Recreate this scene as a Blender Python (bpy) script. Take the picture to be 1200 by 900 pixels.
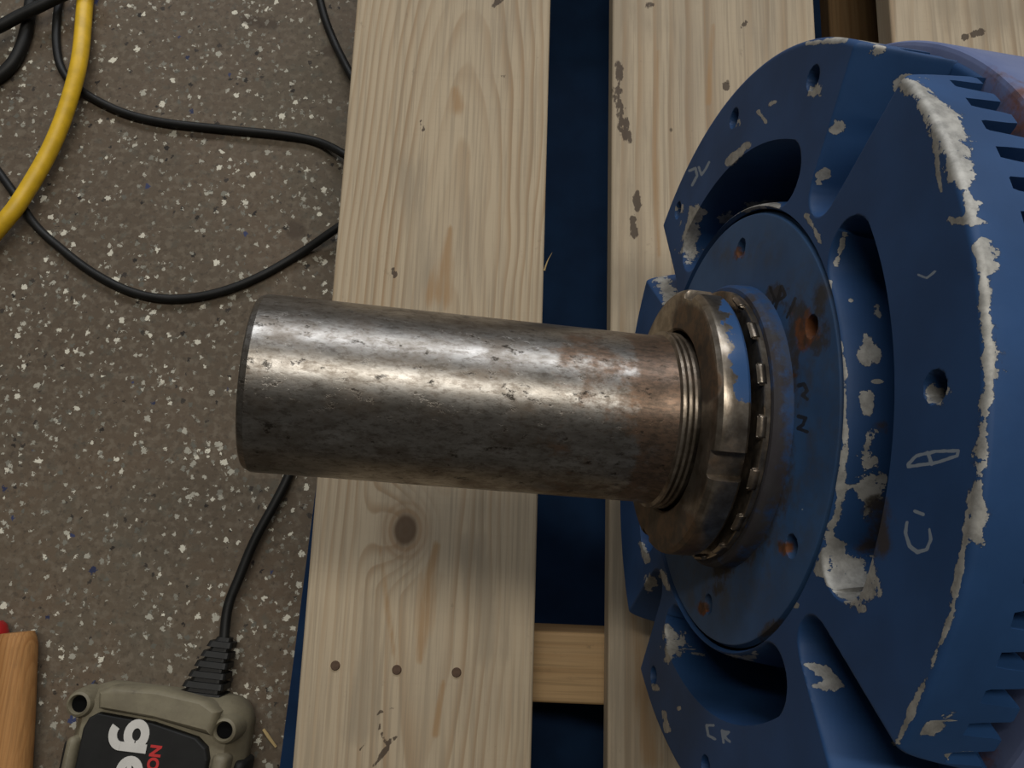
import bpy, bmesh, math, random
import numpy as np
from mathutils import Matrix, Vector

random.seed(7); rng = np.random.default_rng(7)
for o in list(bpy.data.objects): bpy.data.objects.remove(o)
scene = bpy.context.scene
COL = scene.collection

# ------------------------------------------------------------------ camera (1200x900 frame)
F = 950.0
S = 0.346                                   # metres per working unit
d1 = np.array([144., -4310., F]); d1 /= np.linalg.norm(d1)          # along the deck boards
d2 = np.array([1., -(d1[0])/d1[1], 0.]); d2 /= np.linalg.norm(d2)   # across the deck boards
nd = np.cross(d1, d2)                                               # straight down
M = np.array([d2, d1, -nd])                 # camera axes (x right, y down, z ahead) -> world
# axis of the machine, in camera axes
CC = np.array([0.26132, 0.05112, 1.0]); AA = np.array([0.98525, 0.09462, 0.14261]); AA /= np.linalg.norm(AA)
R = 0.446; RD = 1.022*R; SD = 0.20          # flange radius, rear disc radius and its rear end
D = (CC+AA*SD)@nd + RD*math.sqrt(1-(AA@nd)**2)
Z_DECK = 0.118
H = Z_DECK + D*S
CAM = np.array([0., 0., H])
def unproj(px, py, z=0.0):
    d = M@np.array([(px-600)/F, (py-450)/F, 1.0]); return CAM + d*((z-H)/d[2])
def project(W):                             # world points (n,3) -> pixels
    c = (W-CAM)@M
    return 600+F*c[:, 0]/c[:, 2], 450+F*c[:, 1]/c[:, 2]

cam = bpy.data.cameras.new('camera'); cam.sensor_width = 36; cam.lens = 36*F/1200; cam.clip_start = .01
co = bpy.data.objects.new('camera', cam); COL.objects.link(co)
rot = np.array([M[:, 0], -M[:, 1], -M[:, 2]]).T
co.matrix_world = Matrix.Translation(Vector(CAM)) @ Matrix(rot.tolist()).to_4x4()
scene.camera = co

# ------------------------------------------------------------------ light
w = bpy.data.worlds.new('workshop'); scene.world = w; w.use_nodes = True
w.node_tree.nodes['Background'].inputs[0].default_value = (0.74, 0.68, 0.60, 1)
w.node_tree.nodes['Background'].inputs[1].default_value = 0.13
def lamp(name, loc, target, sx, sy, power, col):
    l = bpy.data.lights.new(name, 'AREA'); l.shape = 'RECTANGLE'; l.size = sx; l.size_y = sy; l.energy = power; l.color = col
    o = bpy.data.objects.new(name, l); COL.objects.link(o); o.location = loc
    o.rotation_euler = (Vector(target)-Vector(loc)).to_track_quat('-Z', 'Y').to_euler()
    return o
lamp('ceiling_tube_lamp', (.15, .62, 2.7), (0, 0, 0), 2.4, .16, 62, (1, .95, .86))
lamp('window_daylight', (.2, 3.3, 2.3), (0, 0, .1), 5.0, .7, 190, (.93, .96, 1))
vs = scene.view_settings
vs.view_transform = 'Standard'; vs.look = 'None'; vs.gamma = 1; vs.use_curve_mapping = False; vs.exposure = -0.95

# ------------------------------------------------------------------ material helpers
class Mat:
    def __init__(s, name, rough=.5, metal=0.0, col=None, spec=None):
        s.m = bpy.data.materials.new(name); s.m.use_nodes = True; s.t = s.m.node_tree
        s.b = s.t.nodes['Principled BSDF']; s.b.inputs['Roughness'].default_value = rough; s.b.inputs['Metallic'].default_value = metal
        if col: s.b.inputs['Base Color'].default_value = (*col, 1)
        if spec is not None: s.b.inputs['Specular IOR Level'].default_value = spec
    def put(s, sock, v):
        if hasattr(v, 'is_output') or hasattr(v, 'links'): s.t.links.new(v, sock)
        elif isinstance(v, (tuple, list)):
            sock.default_value = (*v, 1) if (len(v) == 3 and sock.type == 'RGBA') else v
        else: sock.default_value = v
    def set(s, k, v): s.put(s.b.inputs[k], v)
    def obj(s): return s.t.nodes.new('ShaderNodeTexCoord').outputs['Object']
    def attr(s, n):
        a = s.t.nodes.new('ShaderNodeAttribute'); a.attribute_name = n; return a.outputs['Fac']
    def map(s, v, scale=(1, 1, 1), loc=(0, 0, 0)):
        n = s.t.nodes.new('ShaderNodeMapping'); s.put(n.inputs['Vector'], v); n.inputs['Scale'].default_value = scale; n.inputs['Location'].default_value = loc
        return n.outputs[0]
    def noise(s, v, scale, detail=4, rough=.55, dist=0):
        n = s.t.nodes.new('ShaderNodeTexNoise'); s.put(n.inputs['Vector'], v)
        n.inputs['Scale'].default_value = scale; n.inputs['Detail'].default_value = detail; n.inputs['Roughness'].default_value = rough; n.inputs['Distortion'].default_value = dist
        return n.outputs['Fac']
    def vor(s, v, scale, feature='F1', rnd=1):
        n = s.t.nodes.new('ShaderNodeTexVoronoi'); n.feature = feature; s.put(n.inputs['Vector'], v); n.inputs['Scale'].default_value = scale
        n.inputs['Randomness'].default_value = rnd
        return n
    def math(s, op, a, b=0.0, c=None, clamp=False):
        n = s.t.nodes.new('ShaderNodeMath'); n.operation = op; n.use_clamp = clamp; s.put(n.inputs[0], a); s.put(n.inputs[1], b)
        if c is not None: s.put(n.inputs[2], c)
        return n.outputs[0]
    def ramp(s, v, lo, hi, a=0.0, b=1.0, smooth=True):
        n = s.t.nodes.new('ShaderNodeMapRange'); n.interpolation_type = 'SMOOTHSTEP' if smooth else 'LINEAR'
        for i, x in enumerate((v, lo, hi, a, b)): s.put(n.inputs[i], x)
        return n.outputs[0]
    def mix(s, f, a, b):
        n = s.t.nodes.new('ShaderNodeMix'); n.data_type = 'RGBA'; s.put(n.inputs[0], f); s.put(n.inputs[6], a); s.put(n.inputs[7], b); return n.outputs[2]
    def sep(s, v):
        n = s.t.nodes.new('ShaderNodeSeparateXYZ'); s.put(n.inputs[0], v); return n.outputs
    def comb(s, x, y, z):
        n = s.t.nodes.new('ShaderNodeCombineXYZ')
        for i, q in enumerate((x, y, z)): s.put(n.inputs[i], q)
        return n.outputs[0]
    def ragged(s, name, o, amp=2.0, scale=130, lo=.5, hi=.58, stretch=(1, 1, 1)):
        a = s.attr(name); v = s.map(o, stretch)
        n = s.math('ADD', s.math('MULTIPLY_ADD', s.noise(v, scale, 6, .68), amp, -.5*amp), s.math('MULTIPLY_ADD', s.noise(v, scale*.3, 3), amp*.5, -.25*amp))
        n = s.math('MULTIPLY', n, s.ramp(a, .02, .35))
        return s.ramp(s.math('ADD', a, n), lo, hi)
    def bump(s, h, strength=.3, dist=.001):
        n = s.t.nodes.new('ShaderNodeBump'); n.inputs['Strength'].default_value = strength; n.inputs['Distance'].default_value = dist
        s.put(n.inputs['Height'], h); s.t.links.new(n.outputs[0], s.b.inputs['Normal'])

# ------------------------------------------------------------------ object helpers
def link(name, me, mat=None, parent=None, smooth=False, **props):
    o = bpy.data.objects.new(name, me); COL.objects.link(o)
    if mat is not None and me is not None and not me.materials: me.materials.append(mat.m if isinstance(mat, Mat) else mat)
    if parent is not None: o.parent = parent
    if smooth:
        for p in me.polygons: p.use_smooth = True
    for k, v in props.items(): o[k] = v
    return o
def empty(name, loc, label, cat, group=None, rz=0.0):
    o = bpy.data.objects.new(name, None); COL.objects.link(o); o.location = loc; o.rotation_euler = (0, 0, rz)
    o.empty_display_size = .05
    o['label'] = label; o['category'] = cat
    if group: o['group'] = group
    return o
def bm_mesh(bm, name='mesh', recalc=True):
    if recalc: bmesh.ops.recalc_face_normals(bm, faces=bm.faces)
    me = bpy.data.meshes.new(name); bm.to_mesh(me); bm.free(); return me
def box_mesh(x0, x1, y0, y1, z0, z1, bev=0.0, seg=2):
    bm = bmesh.new(); bmesh.ops.create_cube(bm, size=1)
    for v in bm.verts:
        v.co = ((x0+x1)/2+v.co.x*(x1-x0), (y0+y1)/2+v.co.y*(y1-y0), (z0+z1)/2+v.co.z*(z1-z0))
    if bev: bmesh.ops.bevel(bm, geom=bm.edges[:], offset=bev, segments=seg, affect='EDGES', profile=.5)
    return bm_mesh(bm)
def catmull(pts, n=10):
    P = [Vector(p) for p in pts]; out = []
    for i in range(len(P)-1):
        p0 = P[max(i-1, 0)]; p1 = P[i]; p2 = P[i+1]; p3 = P[min(i+2, len(P)-1)]
        for k in range(n):
            t = k/n
            out.append(.5*((2*p1)+(p2-p0)*t+(2*p0-5*p1+4*p2-p3)*t*t+(3*p1-p0-3*p2+p3)*t**3))
    out.append(P[-1]); return out
def tube_mesh(pts, r, seg=14, n=10, rfun=None):
    C = catmull(pts, n); bm = bmesh.new(); rings = []
    up = Vector((0, 0, 1))
    for i, c in enumerate(C):
        t = (C[min(i+1, len(C)-1)]-C[max(i-1, 0)]).normalized()
        s = t.cross(up)
        if s.length < 1e-4: s = Vector((1, 0, 0))
        s.normalize(); u = s.cross(t)
        rr = r if rfun is None else r*rfun(i/(len(C)-1))
        rings.append([bm.verts.new(c+(s*math.cos(2*math.pi*k/seg)+u*math.sin(2*math.pi*k/seg))*rr) for k in range(seg)])
    for a, b in zip(rings, rings[1:]):
        for k in range(seg): bm.faces.new((a[k], a[(k+1) % seg], b[(k+1) % seg], b[k]))
    bm.faces.new(rings[0]); bm.faces.new(rings[-1][::-1])
    return bm_mesh(bm)

def sstep(x, a, b):
    t = np.clip((x-a)/(b-a), 0, 1); return t*t*(3-2*t)
def strokes(px, py, lst):
    """soft mask (1 inside, falling through 0.5 at the edge) of brush strokes given as lists of (x, y, half width) in photo pixels"""
    m = np.zeros(len(px))
    for st in lst:
        if len(st) == 1: st = [st[0], (st[0][0]+.5, st[0][1], st[0][2])]
        for (x0, y0, w0), (x1, y1, w1) in zip(st, st[1:]):
            dx, dy = x1-x0, y1-y0; L = dx*dx+dy*dy+1e-9
            t = np.clip(((px-x0)*dx+(py-y0)*dy)/L, 0, 1)
            d = np.hypot(px-x0-t*dx, py-y0-t*dy); ww = w0+(w1-w0)*t
            m = np.maximum(m, np.clip(1-.5*d/ww, 0, 1))
    return m
def add_attr(me, name, vals):
    at = me.attributes.new(name, 'FLOAT', 'POINT'); at.data.foreach_set('value', np.asarray(vals, dtype=np.float32))

# ------------------------------------------------------------------ materials
def floor_material():
    m = Mat('speckled_floor', .6, spec=.25)
    o = m.obj(); v = m.map(o)
    wob = m.noise(v, 330, 3, .7); wob2 = m.noise(m.map(v, loc=(2, 9, 5)), 330, 3, .7); n1 = m.noise(v, 9, 5); n2 = m.noise(v, 2.3, 4); n3 = m.noise(v, 160, 3)
    base = m.mix(m.ramp(n1, .38, .64), (.120, .087, .058), (.112, .092, .066))
    base = m.mix(m.ramp(n2, .42, .66), base, (.100, .075, .052))
    base = m.mix(m.math('MULTIPLY', m.ramp(n3, .46, .66), .6), base, (.168, .138, .102))
    base = m.mix(m.math('MULTIPLY', m.ramp(m.noise(m.map(v, loc=(4, 4, 4)), 210, 4, .7), .52, .68), .6), base, (.052, .042, .032))
    base = m.mix(m.math('MULTIPLY', m.ramp(m.noise(m.map(v, loc=(8, 4, 4)), 70, 4, .7), .52, .70), .4), base, (.085, .090, .074))
    sep = m.sep(v)
    wv = m.comb(m.math('ADD', sep[0], m.math('MULTIPLY', wob, .0085)), m.math('SUBTRACT', sep[1], m.math('MULTIPLY', wob2, .0085)), 0.0)
    dens = m.noise(v, 22, 3)
    def layer(base, scale, prob, rad, col, loc, edge=.03, vary=True):
        vo = m.vor(m.map(wv, loc=loc), scale)
        c = m.sep(vo.outputs['Color'])
        p = m.ramp(dens, .3, .7, prob*.35, prob*1.5) if vary else prob
        pick = m.math('LESS_THAN', c[0], p)
        r = m.math('MULTIPLY_ADD', c[1], rad*.8, rad*.45)
        ins = m.math('LESS_THAN', vo.outputs['Distance'], r)
        f = m.math('MULTIPLY', pick, ins)
        cc = m.mix(c[2], col, tuple(x*.55 for x in col))
        return m.mix(f, base, cc)
    base = layer(base, 150, .16, .26, (.045, .037, .030), (3, 1, 0))
    base = layer(base, 170, .24, .30, (.20, .19, .155), (9, 4, 0))
    base = layer(base, 105, .03, .26, (.040, .050, .115), (5, 7, 0))
    base = layer(base, 230, .34, .30, (.42, .40, .33), (1, 6, 0))
    base = layer(base, 125, .36, .26, (.60, .57, .47), (2, 2, 0))
    base = layer(base, 100, .16, .26, (.66, .63, .52), (7, 3, 0))
    st = m.attr('stain')
    base = m.mix(m.math('MULTIPLY', m.ramp(m.math('ADD', st, m.math('MULTIPLY_ADD', m.noise(v, 60, 4), .8, -.4)), .45, .75), .6), base, (.045, .030, .02))
    m.set('Base Color', base); m.set('Roughness', m.ramp(n1, .3, .7, .55, .75)); m.bump(m.noise(v, 300, 3), .15, .0006)
    return m
def wood_material(name, x0=0.0, yc=0.0, h=.02, k=.2, freq=160, seed=0.0, slant=0.0, knot=None, tint=(1, 1, 1), grey=.25, contrast=1.0):
    m = Mat(name, .72, spec=.25)
    o = m.obj(); s = m.sep(o)
    low = m.noise(m.map(o, (5, 1.6, 5), (seed, seed*2, 0)), 1.8, 3)
    fine = m.noise(m.map(o, (40, 2.2, 40), (seed, 0, 0)), 1.6, 3)
    y = m.math('SUBTRACT', s[1], yc)
    dx = m.math('SUBTRACT', s[0], x0)
    dx = m.math('SUBTRACT', dx, m.math('MULTIPLY', y, slant))
    dx = m.math('ADD', dx, m.math('MULTIPLY_ADD', low, .03, -.015))
    zz = m.math('ADD', m.math('MULTIPLY', m.math('MULTIPLY', y, y), k), m.math('MULTIPLY_ADD', low, .02, h-.01))
    rho = m.math('SQRT', m.math('ADD', m.math('MULTIPLY', dx, dx), m.math('MULTIPLY', zz, zz)))
    rho = m.math('ADD', rho, m.math('MULTIPLY_ADD', fine, .0022, 0))
    kd = None
    if knot:
        kx = m.math('SUBTRACT', s[0], knot[0]); ky = m.math('MULTIPLY', m.math('SUBTRACT', s[1], knot[1]), .8)
        kd = m.math('SQRT', m.math('ADD', m.math('MULTIPLY', kx, kx), m.math('MULTIPLY', ky, ky)))
        rho = m.math('ADD', rho, m.ramp(kd, .0, .034, .022, 0))
    fr = m.math('FRACT', m.math('MULTIPLY', rho, freq))
    ring = m.math('MULTIPLY', m.math('POWER', m.ramp(fr, .2, .86), 1.7), m.ramp(fr, .88, 1.0, 1, 0))
    ring = m.math('MULTIPLY', ring, m.ramp(m.noise(m.map(o, (14, 1.5, 14), (0, seed, 0)), 2, 3), .32, .72, .12, 1.0))
    fib = m.noise(m.map(o, (260, 5, 260)), 2.4, 4)
    base = tuple(a*b for a, b in zip((.420, .338, .232), tint)); late = tuple(a*b for a, b in zip((.265, .172, .092), tint))
    c = m.mix(m.math('MULTIPLY', ring, .8*contrast), base, late)
    saw = m.noise(m.map(o, (6, 420, 6), (seed, 0, 0)), 1.0, 4, .6)
    c = m.mix(m.ramp(saw, .50, .78, 0, .10), c, tuple(x*.6 for x in base))
    c = m.mix(m.ramp(fib, .42, .68, 0, .55), c, tuple(x*.58 for x in base))
    blot = m.noise(m.map(o, (9, 3, 9), (seed*3, 0, 0)), 2.2, 5)
    c = m.mix(m.math('MULTIPLY', m.ramp(blot, .45, .75), grey), c, (.20, .175, .14))
    dirt = m.noise(m.map(o, (30, 16, 30), (seed, 3, 0)), 2.5, 6, .7)
    c = m.mix(m.ramp(dirt, .64, .74, 0, .45), c, (.10, .075, .05))
    c = m.mix(m.math('MULTIPLY', m.ragged('weather', o, 3.4, 70, .1, 1.2, (1, .12, 1)), .6), c, (.25, .205, .145))
    c = m.mix(m.math('MULTIPLY', m.ragged('amber', o, 2.4, 110, .22, 1.0, (1, .06, 1)), .8), c, (.29, .18, .088))
    if knot:
        c = m.mix(m.math('MULTIPLY', m.ramp(kd, .009, .020, .6, 0), m.ramp(m.math('SINE', m.math('MULTIPLY', kd, 1500.0)), -1, 1, .45, 1)), c, (.215, .125, .062))
        c = m.mix(m.ramp(m.math('ADD', kd, m.math('MULTIPLY_ADD', fine, .004, -.002)), .0050, .0092, .9, 0), c, (.088, .056, .034))
    spk = m.vor(m.map(o, (1, .7, 1), (seed, 1, 0)), 48); sc = m.sep(spk.outputs['Color'])
    c = m.mix(m.math('MULTIPLY', m.math('LESS_THAN', sc[0], .16), m.ramp(spk.outputs['Distance'], .03, .075, .8, 0)), c, (.06, .042, .028))
    c = m.mix(m.math('MULTIPLY', m.ragged('stain', o, 2.6, 190, .42, .62, (1, .5, 1)), .88), c, (.050, .034, .024))
    m.set('Base Color', c)
    m.bump(m.math('ADD', m.math('MULTIPLY', fib, .6), m.math('MULTIPLY', ring, .4)), .25, .0006)
    return m
def blue_paint(name, col=(.019, .064, .176), dark=(.014, .049, .136), rust_amt=0.0, rough=.56):
    m = Mat(name, rough, spec=.3)
    o = m.obj()
    n1 = m.noise(o, 26, 5); n2 = m.noise(o, 420, 3); n3 = m.noise(o, 150, 5, .65)
    c = m.mix(m.ramp(n1, .35, .68), col, dark)
    bm_ = m.ragged('bare', o, 2.4, 170, .50, .55); halo = m.ragged('bare', o, 2.4, 170, .40, .50)
    metal = m.mix(m.ramp(m.noise(o, 160, 5, .7), .3, .7), (.44, .43, .40), (.24, .235, .22))
    c = m.mix(m.math('MULTIPLY', halo, .55), c, (.016, .034, .075))
    c = m.mix(bm_, c, metal)
    chalk = m.math('MULTIPLY', m.ramp(m.math('ADD', m.attr('chalk'), m.math('MULTIPLY_ADD', n2, .5, -.25)), .45, .60), .6)
    c = m.mix(chalk, c, (.36, .40, .42))
    dirt = m.ragged('dirt', o, 2.6, 110, .30, .95)
    c = m.mix(m.math('MULTIPLY', dirt, .9), c, (.040, .030, .022))
    c = m.mix(m.math('MULTIPLY', m.ragged('stamp', o, 1.0, 200, .40, .55), .9), c, (.012, .011, .012))
    c = m.mix(m.math('MULTIPLY', m.ragged('grime', o, 1.0, 60, .0, 1.0), m.ramp(m.noise(o, 75, 6, .7), .40, .70, 0, .7)), c, (.050, .050, .052))
    rm = m.ragged('rust', o, 2.2, 100, .36, .74)
    if rust_amt: rm = m.math('MAXIMUM', rm, m.math('MULTIPLY', m.ramp(m.math('MULTIPLY_ADD', m.noise(o, 90, 6, .7), .5, m.noise(o, 14, 5)), .80, .95), rust_amt))
    c = m.mix(rm, c, m.mix(m.ramp(n3, .4, .65), (.15, .052, .018), (.055, .028, .016)))
    m.set('Base Color', c)
    m.set('Metallic', m.math('MULTIPLY', bm_, .4))
    m.set('Roughness', m.ramp(m.math('MAXIMUM', rm, dirt), .2, .9, rough, .75))
    m.bump(m.math('SUBTRACT', m.math('MULTIPLY', n2, .12), bm_), .35, .0005)
    return m
def shaft_steel():
    m = Mat('worn_steel', .34, .92)
    o = m.obj(); sx = m.attr('along')                   # 0 at the free end, 1 at the nut
    streak = m.noise(m.map(o, (14, 60, 60)), 3, 6, .65); blot = m.noise(o, 22, 6, .65); pit = m.noise(m.map(o, (1, 1.6, 1.6)), 170, 5, .7)
    turn = m.noise(m.map(o, (900, 6, 6)), 1.2, 2)
    fine = m.noise(m.map(o, (1, 2.2, 2.2)), 260, 6, .75); mid = m.noise(m.map(o, (1, 1.5, 1.5)), 62, 6, .7)
    c = m.mix(m.ramp(streak, .35, .68), (.32, .305, .285), (.205, .19, .17))
    c = m.mix(m.ramp(mid, .42, .66, 0, .75), c, (.135, .112, .090))
    c = m.mix(m.ramp(fine, .47, .64, 0, .65), c, (.100, .082, .066))
    rust = m.math('ADD', m.math('MULTIPLY_ADD', mid, 1.0, -.5), m.math('MULTIPLY_ADD', blot, 1.1, -.55))
    rust = m.math('ADD', rust, m.ramp(sx, .15, .95, -.16, .12))
    rust = m.math('ADD', rust, m.ramp(sx, .925, .965, 0, .26))
    rm = m.ramp(rust, .03, .27)
    c = m.mix(m.math('MULTIPLY', rm, .86), c, m.mix(m.ramp(fine, .38, .62), (.165, .100, .064), (.088, .060, .042)))
    pm = m.math('MULTIPLY', m.ramp(pit, .58, .66), m.ramp(mid, .40, .56))
    c = m.mix(m.math('MULTIPLY', pm, .85), c, (.032, .026, .020))
    m.set('Base Color', c)
    m.set('Roughness', m.math('ADD', m.ramp(mid, .3, .7, .29, .42), m.math('MULTIPLY', m.math('MAXIMUM', m.math('MULTIPLY', rm, .35), pm), .16)))
    m.set('Metallic', m.math('SUBTRACT', .96, m.math('MULTIPLY', rm, .12)))
    m.bump(m.math('SUBTRACT', m.math('MULTIPLY', turn, .12), m.math('ADD', m.math('MULTIPLY', pm, .8), m.math('MULTIPLY', fine, .35))), .22, .0005)
    return m
def nut_steel(name, rust_c=.5):
    m = Mat(name, .36, .9)
    o = m.obj(); n = m.noise(o, 40, 6, .65); n2 = m.noise(o, 130, 5, .65)
    c = m.mix(m.ramp(n2, .3, .7), (.34, .30, .25), (.16, .13, .10))
    r = m.math('ADD', n, m.attr('rust')); rm = m.ramp(r, rust_c, rust_c+.3)
    c = m.mix(m.math('MULTIPLY', rm, .85), c, m.mix(m.ramp(n2, .4, .6), (.11, .055, .022), (.055, .038, .026)))
    bl = m.ragged('paint', o, 2.4, 160, .46, .54)
    c = m.mix(bl, c, (.030, .080, .20))
    m.set('Base Color', c); m.set('Metallic', m.math('MULTIPLY', m.math('SUBTRACT', 1.0, bl), m.ramp(rm, 0, 1, .92, .55)))
    m.set('Roughness', m.ramp(rm, 0, 1, .30, .58)); m.bump(n2, .2, .0005)
    return m
def plain(name, col, rough=.5, metal=0.0, var=.25, scale=60, bump=.1, spec=.5):
    m = Mat(name, rough, metal, spec=spec); o = m.obj(); n = m.noise(o, scale, 5)
    m.set('Base Color', m.mix(m.ramp(n, .3, .7), col, tuple(x*(1-var) for x in col))); m.bump(m.noise(o, scale*6, 3), bump, .0004)
    return m
def khaki():
    m = Mat('khaki_plastic', .6); o = m.obj(); n = m.noise(o, 34, 6, .65)
    c = m.mix(m.ramp(n, .35, .65), (.20, .175, .115), (.15, .128, .085))
    c = m.mix(m.ramp(m.noise(o, 90, 6, .7), .56, .75, 0, .6), c, (.06, .048, .034)); m.set('Base Color', c); m.bump(m.noise(o, 500, 2), .2, .0003); return m

FLOOR = floor_material()
PAINT = blue_paint('blue_enamel')
PAINT_REAR = blue_paint('faded_blue_enamel', (.13, .165, .30), (.085, .115, .24), rust_amt=.85, rough=.5)
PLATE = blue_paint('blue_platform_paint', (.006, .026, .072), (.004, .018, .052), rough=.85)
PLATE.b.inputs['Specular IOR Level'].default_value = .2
STEEL = shaft_steel(); NUT = nut_steel('nut_steel'); WASH = nut_steel('washer_steel', .42)
THREAD = nut_steel('thread_steel', .40)
BLACK = plain('black_rubber', (.011, .011, .0105), .5, var=.4, spec=.28)
YELLOW = plain('yellow_rubber', (.74, .46, .018), .45, var=.22, scale=90)
KHAKI = khaki()
PANEL = plain('charcoal_label', (.016, .016, .0155), .6, spec=.25)
WELL_SHADE = plain('well_shade_black', (.003, .003, .003), .9, spec=.1)  # near-black colour painting the shade inside the screw holes
WHITE = plain('white_print', (.62, .60, .56), .5, var=.1); RED = plain('red_print', (.50, .03, .03), .5, var=.1)
HANDLE = wood_material('varnished_handle_wood', freq=420, seed=5, h=.004, tint=(1.0, .62, .32), grey=.1)
REDP = plain('red_plastic', (.36, .012, .014), .35)
RUSTY = plain('rusty_iron', (.105, .062, .038), .75, .3, scale=300)
STRAW = plain('straw', (.55, .40, .18), .7)

# ------------------------------------------------------------------ floor and platform
def grid_floor():
    nx, ny = 300, 300
    x = np.r_[-3.2, np.linspace(-.62, .62, nx), 3.2]; y = np.r_[-3.2, np.linspace(-.5, .6, ny), 3.7]
    X, Y = np.meshgrid(x, y); V = np.c_[X.ravel(), Y.ravel(), np.zeros(X.size)]
    n = len(x); i = np.arange((len(y)-1)*(n-1)); a = i//(n-1)*n+i % (n-1)
    me = bpy.data.meshes.new('floor'); me.from_pydata(V.tolist(), [], np.c_[a, a+1, a+n+1, a+n].tolist())
    px, py = project(V)
    add_attr(me, 'stain', strokes(px, py, [[(285, 22, 6), (320, 30, 8)], [(345, 268, 14)], [(225, 158, 5), (260, 160, 5)], [(20, 110, 10)], [(385, 60, 8)]]))
    return me
link('floor', grid_floor(), FLOOR, kind='structure')

WALL = plain('grey_wall_paint', (.30, .29, .27), .8, scale=6)
for nm, q in (('wall_back', (-3.2, 3.2, 3.7, 3.8)), ('wall_front', (-3.2, 3.2, -3.3, -3.2)), ('wall_left', (-3.3, -3.2, -3.3, 3.8)), ('wall_right', (3.2, 3.3, -3.3, 3.8))):
    link(nm, box_mesh(*q, 0, 3.1), WALL, kind='structure')
e0 = unproj(327, 900, .008); e1 = unproj(366, 600, .008)
dirv = (e1-e0)/np.linalg.norm(e1-e0); nrm = np.array([dirv[1], -dirv[0], 0])
if nrm[0] < 0: nrm = -nrm
bm = bmesh.new()
pl = [e0-dirv*.30, e0+dirv*.95, e0+dirv*.95+nrm*1.0, e0-dirv*.30+nrm*1.0]
base = (pl[0]+pl[2])/2
vb = [bm.verts.new((p[0]-base[0], p[1]-base[1], 0)) for p in pl]; vt = [bm.verts.new((p[0]-base[0], p[1]-base[1], .008)) for p in pl]
bm.faces.new(vb); bm.faces.new(vt)
for i in range(4): bm.faces.new((vb[i], vb[(i+1) % 4], vt[(i+1) % 4], vt[i]))
bmesh.ops.bevel(bm, geom=bm.edges[:], offset=.0015, segments=2, affect='EDGES')
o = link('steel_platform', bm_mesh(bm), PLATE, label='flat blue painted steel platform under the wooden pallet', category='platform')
o.location = (base[0], base[1], 0)

# ------------------------------------------------------------------ pallet
def bx_at(px, py): return unproj(px, py, Z_DECK)
def mx(a, b): return (bx_at(*a)[0]+bx_at(*b)[0])/2
b1l, b1r = mx((418, 0), (342, 900)), mx((643, 0), (625, 900))
b2l = mx((717, 0), (713, 900)); b2r = bx_at(955, 20)[0]; b3l = bx_at(1044, 20)[0]
W1 = b1r-b1l
print('boards', b1l, b1r, b2l, b2r, b3l, 'H', H, 'D', D)
Y0, Y1 = -.42, .72
pallet = empty('wooden_pallet', ((b1l+b3l+.14)/2, (Y0+Y1)/2, .008), 'pale slatted wooden pallet lying on the blue platform', 'pallet')
def board_mesh(wd, L, th, yloc, dens=True):
    """board centred at the origin in x, y; z from 0 to th; dense top where the photo sees it"""
    r = .0022; prof = [(-wd/2, 0), (-wd/2, th-r)]
    prof += [(-wd/2+r-r*math.cos(q), th-r+r*math.sin(q)) for q in (math.pi/8, math.pi/4, 3*math.pi/8)]
    nx = 66 if dens else 2
    prof += [(-wd/2+r+(wd-2*r)*i/nx, th) for i in range(nx+1)]
    prof += [(wd/2-r+r*math.sin(q), th-r+r*math.cos(q)) for q in (math.pi/8, math.pi/4, 3*math.pi/8)]
    prof += [(wd/2, th-r), (wd/2, 0)]
    prof = np.array(prof); n = len(prof)
    ys = np.unique(np.r_[-L/2, np.linspace(*yloc, 330 if dens else 8), L/2])
    V = np.array([(p[0], y, p[1]) for y in ys for p in prof])
    i = np.arange((len(ys)-1)*n); a = i//n*n; b = i % n
    Fc = np.c_[a+b, a+(b+1) % n, a+n+(b+1) % n, a+n+b].tolist()
    Fc += [list(range(n))[::-1], [(len(ys)-1)*n+q for q in range(n)]]
    me = bpy.data.meshes.new('board'); me.from_pydata(V.tolist(), [], Fc); me.update()
    return me, V
def piece(name, me, mat, loc, smooth=False, rz=0.0):
    o = link(name, me, mat, pallet, smooth); o.location = Vector(loc)-pallet.location; o.rotation_euler.z = rz; return o
YM = (Y0+Y1)/2; LB = Y1-Y0
def deck(xl, wd, matf, attrs=None, dens=True):
    xc = xl+wd/2
    me, V = board_mesh(wd, LB, .020, (-.34-YM, .42-YM), dens)
    W = V+np.array([xc, YM, Z_DECK-.020]); px, py = project(W)
    for k, v in (attrs or {}).items(): add_attr(me, k, strokes(px, py, v))
    return piece('deck_board', me, matf, (xc, YM, Z_DECK-.020)), xc
def loc_of(px, py, xc): p = bx_at(px, py); return (p[0]-xc, p[1]-YM)
xc1 = b1l+W1/2; xc2 = (b2l+b2r)/2
k1 = loc_of(475, 621, xc1); t1 = loc_of(535, 260, xc1); t2 = loc_of(500, 620, xc1)
wood1 = wood_material('pale_pine', x0=t1[0]-.004, yc=loc_of(0, 470, xc1)[1], h=.018, k=.20, freq=185, seed=1.3, knot=k1, grey=.22, slant=.03)
wood2 = wood_material('weathered_pine', x0=.012, yc=.35, h=.03, k=.03, freq=105, seed=4.7, grey=.3, contrast=1.0, tint=(.97, .98, 1.0))
wood3 = wood_material('stained_pine', x0=-.09, yc=.3, h=.02, k=.02, freq=90, seed=8.1, grey=.3, tint=(1.0, 1.02, 1.06))
woodS = wood_material('stringer_pine', x0=.02, yc=0, h=.02, k=.01, freq=170, seed=2.1, tint=(.82, .66, .46), grey=.1)
woodB = wood_material('old_brown_pine', x0=.03, yc=0, h=.02, k=.01, freq=120, seed=6.1, tint=(.52, .40, .27), grey=.2)
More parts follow.
